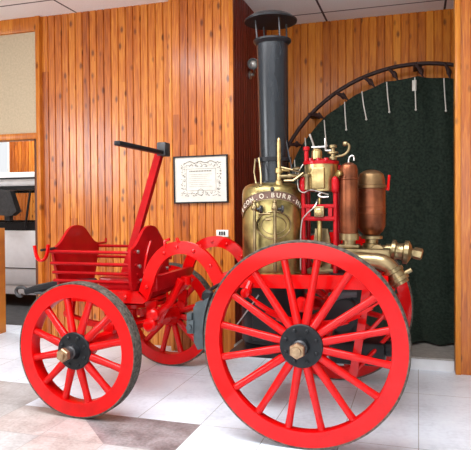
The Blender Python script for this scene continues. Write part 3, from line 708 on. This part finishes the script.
P(MB().tube([(-.63, 4.60, 1.985), (-.55, 4.60, 1.99), (-.51, 4.60, 2.03), (-.505, 4.60, 2.075), (-.535, 4.60, 2.085)], .010, 10, smooth=2).lathe([(.01, -.02), (.02, -.01), (.02, .01), (.01, .02)], (-.538, 4.60, 2.082), (1, 0, 0), 12), 'exhaust_pipe', 'bronze', 35, cyl_)
P(MB().cyl((-.60, 4.67, 1.83), (-.50, 4.62, 1.83), .022).lathe([(.034, 0), (.034, .02)], (-.585, 4.66, 1.83), (.1, -.05, 0), 14), 'side_pipe', 'bronze', 35, cyl_)
for x in (-.862, -.612):
    P(MB().lathe([(.020, 1.07), (.020, 1.10), (.017, 1.12), (.017, 1.70), (.026, 1.71), (.030, 1.73), (.030, 1.80), (.022, 1.82), (.010, 1.83)], (x, GY - .10, 0), (0, 0, 1), 18), 'column', 'red_shaded')
    P(MB().lathe([(.020, 1.07), (.017, 1.12), (.017, 1.93)], (x, GY + .12, 0), (0, 0, 1), 12), 'column', 'red_shaded')
P(MB().box(-.862, -.612, GY - .12, GY - .08, 1.585, 1.615, .005).box(-.862, -.612, GY - .12, GY - .08, 1.485, 1.52, .005).box(-.838, -.805, GY - .12, GY - .08, 1.52, 1.585).box(-.665, -.635, GY - .12, GY - .08, 1.52, 1.585), 'guide_frame', 'red_shaded')
xh = P(MB().box(-.772, -.695, GY - .14, GY - .06, 1.515, 1.60, .006), 'crosshead', 'bronze')
P(MB().lathe([(.028, 0), (.028, -.02), (.018, -.026)], (-.733, GY - .14, 1.555), (0, 1, 0), 18), 'crosshead_pin', 'brass_bright', 35, xh)
P(MB().cyl((-.737, GY - .09, 1.60), (-.737, GY - .04, 1.73), .014).cyl((-.737, GY - .09, 1.52), (-.737, GY - .09, 1.12), .020).lathe([(.028, 1.14), (.028, 1.19), (.02, 1.2)], (-.737, GY - .09, 0), (0, 0, 1), 16), 'piston_rod', 'brass')
P(MB().prism([(-.80, GY + .02, 1.08), (-.67, GY + .02, 1.08), (-.655, GY + .02, 1.22), (-.69, GY + .02, 1.42), (-.79, GY + .02, 1.42), (-.815, GY + .02, 1.22)], (0, .06, 0)).box(-.85, -.62, GY - .02, GY + .1, 1.06, 1.10, .006), 'pump_head', 'bronze')
P(MB().tube([(-.86, GY - .11, 1.93), (-.905, GY - .12, 1.86), (-.90, GY - .13, 1.73), (-.85, GY - .14, 1.70), (-.80, GY - .14, 1.735), (-.70, GY - .14, 1.70), (-.66, GY - .12, 1.69)], .0055, 8, smooth=2), 'drain_pipe', 'steel')
P(MB().tube([(-.75, GY - .10, 1.65), (-.76, GY - .14, 1.60), (-.83, GY - .15, 1.54), (-.878, GY - .14, 1.48), (-.880, GY - .14, 1.10)], .0055, 8, smooth=2), 'drain_pipe', 'steel')
P(MB().lathe([(.018, 0), (.018, .09), (.024, .10), (.024, .12), (.012, .13)], (-.825, GY - .15, 1.73), (0, 0, 1), 14), 'drain_cock', 'bronze')
P(MB().tube([(-.72, GY - .13, 1.70), (-.745, GY - .14, 1.685), (-.71, GY - .14, 1.668), (-.66, GY - .13, 1.672)], .007, 8, smooth=1), 'link_lever', 'steel')

# copper air vessels
v1 = P(MB().lathe([(.068, 1.385), (.070, 1.40), (.070, 1.80), (.074, 1.805), (.074, 1.815), (.070, 1.82), (.070, 1.88), (.058, 1.915), (.03, 1.933), (.01, 1.937)], (-.511, 4.6, 0), (0, 0, 1), 40), 'air_vessel', 'copper')
P(MB().lathe([(.05, 1.30), (.05, 1.335), (.076, 1.337), (.076, 1.385), (.06, 1.392)], (-.511, 4.6, 0), (0, 0, 1), 32).box(-.585, -.43, 4.53, 4.67, 1.275, 1.302, .004), 'vessel_base', 'bronze', 35, v1)
P(MB().tube([(-.511, 4.6, 1.93), (-.512, 4.6, 1.965), (-.495, 4.6, 1.99), (-.47, 4.6, 1.985), (-.47, 4.6, 1.95)], .006, 8, smooth=2), 'vessel_tap', 'steel', 35, v1)
P(MB().lathe([(.02, 0), (.026, .01), (.026, .03), (.01, .035)], (-.565, 4.555, 1.85), (-.7, -.7, 0), 14), 'vessel_plug', 'brass', 35, v1)
v2 = P(MB().lathe([(.06, 1.37), (.09, 1.40), (.108, 1.44), (.110, 1.53), (.113, 1.533), (.113, 1.543), (.110, 1.546), (.110, 1.582), (.113, 1.585), (.113, 1.592), (.110, 1.595), (.110, 1.735)], (-.352, 4.75, 0), (0, 0, 1), 48), 'air_vessel', 'copper')
P(MB().lathe([(.110, 1.735), (.118, 1.74), (.118, 1.762), (.108, 1.766), (.108, 1.80), (.095, 1.85), (.065, 1.872), (.03, 1.884), (.008, 1.887)], (-.352, 4.75, 0), (0, 0, 1), 48), 'vessel_dome', 'dome', 35, v2)
P(MB().lathe([(.07, 1.27), (.07, 1.30), (.05, 1.305), (.05, 1.335), (.085, 1.34), (.085, 1.362), (.06, 1.372)], (-.352, 4.75, 0), (0, 0, 1), 32), 'vessel_base', 'bronze', 35, v2)
P(MB().tube([(-.225, 4.75, 1.72), (-.215, 4.75, 1.84)], .010, 8).tube([(-.225, 4.75, 1.73), (-.245, 4.75, 1.73)], .008, 8), 'vessel_handle', 'red', 35, v2)

# delivery pipes with their couplings
P(MB().tube([(-.60, 4.48, 1.20), (-.48, 4.40, 1.205), (-.36, 4.36, 1.20), (-.26, 4.355, 1.197), (-.19, 4.345, 1.16), (-.15, 4.335, 1.09)], [.05, .055, .060, .060, .057, .054], 24, smooth=2), 'delivery_pipe', 'bronze')
dv = Vector((-.10, 4.33, 1.06)) - Vector((-.155, 4.34, 1.15))
P(MB().lathe([(.05, -.07), (.072, -.065), (.072, -.04), (.062, -.035), (.062, 0), (.075, .005), (.075, .03), (.06, .035), (.06, .055), (.045, .055), (.045, .02)], (-.140, 4.33, 1.085), dv, 36).cyl((-.097, 4.33, 1.115), (-.045, 4.33, 1.145), .015).cyl((-.177, 4.33, 1.06), (-.225, 4.33, 1.032), .014), 'hose_coupling', 'bronze')
P(MB().box(-.60, -.20, 4.50, 4.95, 1.20, 1.272, .012).cyl((-.42, 4.75, 1.245), (-.20, 4.75, 1.245), .045).lathe([(.05, 0), (.055, .02), (.05, .04)], (-.30, 4.66, 1.25), (0, -1, 0), 20), 'pump_manifold', 'bronze')
P(MB().lathe([(.045, -.06), (.05, -.02), (.084, -.015), (.086, .012), (.066, .02), (.062, .045), (.066, .07), (.072, .075), (.090, .08), (.092, .112), (.078, .118), (.06, .13), (.035, .14), (.033, .17)], (-.185, 4.75, 1.248), (1, 0, -.12), 40), 'hose_coupling', 'bronze')
P(MB().lathe([(.042, 0), (.046, .01), (.046, .06), (.03, .07)], (-.035, 4.75, 1.234), (1, 0, -.22), 6), 'coupling_nut', 'bronze')
# pump body slung between the rails
P(MB().lathe([(.10, -.34), (.13, -.33), (.13, -.30), (.11, -.29), (.11, .29), (.13, .30), (.13, .33), (.10, .34)], (-.55, 4.68, .80), (0, 1, 0), 32).lathe([(.16, .40), (.16, .43), (.12, .44), (.12, 1.02), (.15, 1.04), (.15, 1.08)], (-.52, 4.66, 0), (0, 0, 1), 32).box(-.66, -.24, 4.52, 4.82, .38, .56, .03).lathe([(.06, 0), (.06, .2), (.085, .2), (.085, .24)], (-.34, 4.64, .50), (1, 0, 0), 24), 'pump_body', 'black')
P(MB().tube([(-.62, 4.30, .93), (-.52, 4.30, .96), (-.43, 4.32, .97)], .035, 12), 'suction_cap', 'brake')
P(MB().lathe([(.03, 0), (.04, .01), (.04, .09), (.02, .11)], (-.83, 4.28, .82), (0.1, 0, 1), 16), 'spring_buffer', 'red')

# ------------------------------------------------------------------ light
def area(name, loc, rot, sx, sy, power, col=(1, 1, 1)):
    l = bpy.data.lights.new(name, 'AREA'); l.shape = 'RECTANGLE'; l.size = sx; l.size_y = sy; l.energy = power; l.color = col
    o = bpy.data.objects.new(name, l); COL.objects.link(o); o.location = loc; o.rotation_euler = rot
    return o
area('window_light_left', (-7.55, -0.4, 2.85), (0, math.radians(-90), 0), 1.6, 3.4, 270, (0.97, 0.98, 1.0))
area('window_light_front', (-1.2, -3.95, 2.0), (math.radians(90), 0, 0), 8.2, 2.9, 200, (0.96, 0.98, 1.0))
area('overhead_fill_light', (-1.8, 2.7, 3.9), (0, 0, 0), 4.0, 2.0, 320, (0.97, 0.985, 1.0))  # unseen overhead light, added to brighten the floor and upper faces
area('far_fill_light', (-8.0, 7.1, 3.9), (math.radians(12), 0, 0), 4.0, 0.8, 200, (0.97, 0.98, 1.0))  # unseen fill, added to brighten the near side of the van
area('far_fill_light', (-7.5, 10.7, 3.9), (math.radians(18), 0, 0), 4.0, 0.8, 120, (1.0, 0.97, 0.93))  # unseen fill, added to light the boards behind the van
area('window_light_far', (-10.6, 11.5, 3.1), (math.radians(-75), 0, 0), 2.6, 1.3, 60, (1.0, 0.99, 0.97))
w = bpy.data.worlds.new('sky'); S.world = w; w.use_nodes = True
w.node_tree.nodes['Background'].inputs[0].default_value = (0.95, 0.97, 1.0, 1)
w.node_tree.nodes['Background'].inputs[1].default_value = 1.0

# ------------------------------------------------------------------ camera
cd = bpy.data.cameras.new('camera'); cam = bpy.data.objects.new('camera', cd); COL.objects.link(cam)
th_, pi_, ro_ = math.radians(17.3), math.radians(0.9), math.radians(0.42)
r0 = Vector((math.cos(th_), math.sin(th_), 0)); f0 = Vector((-math.sin(th_), math.cos(th_), 0)); zz = Vector((0, 0, 1))
fv = f0 * math.cos(pi_) - zz * math.sin(pi_); u0 = zz * math.cos(pi_) + f0 * math.sin(pi_)
rv = r0 * math.cos(ro_) - u0 * math.sin(ro_); uv = u0 * math.cos(ro_) + r0 * math.sin(ro_)
mw = Matrix.Identity(4)
for i in range(3): mw[i][0], mw[i][1], mw[i][2] = rv[i], uv[i], -fv[i]
mw.translation = Vector((0, 0, 1.6)); cam.matrix_world = mw
cd.sensor_width = 36; cd.lens = 586 * 36 / 471; cd.shift_y = -9.0 / 471; cd.clip_start = 0.05
S.camera = cam
S.view_settings.view_transform = 'Standard'; S.view_settings.look = 'None'
S.view_settings.exposure = -0.08; S.view_settings.gamma = 1.0; S.view_settings.use_curve_mapping = False
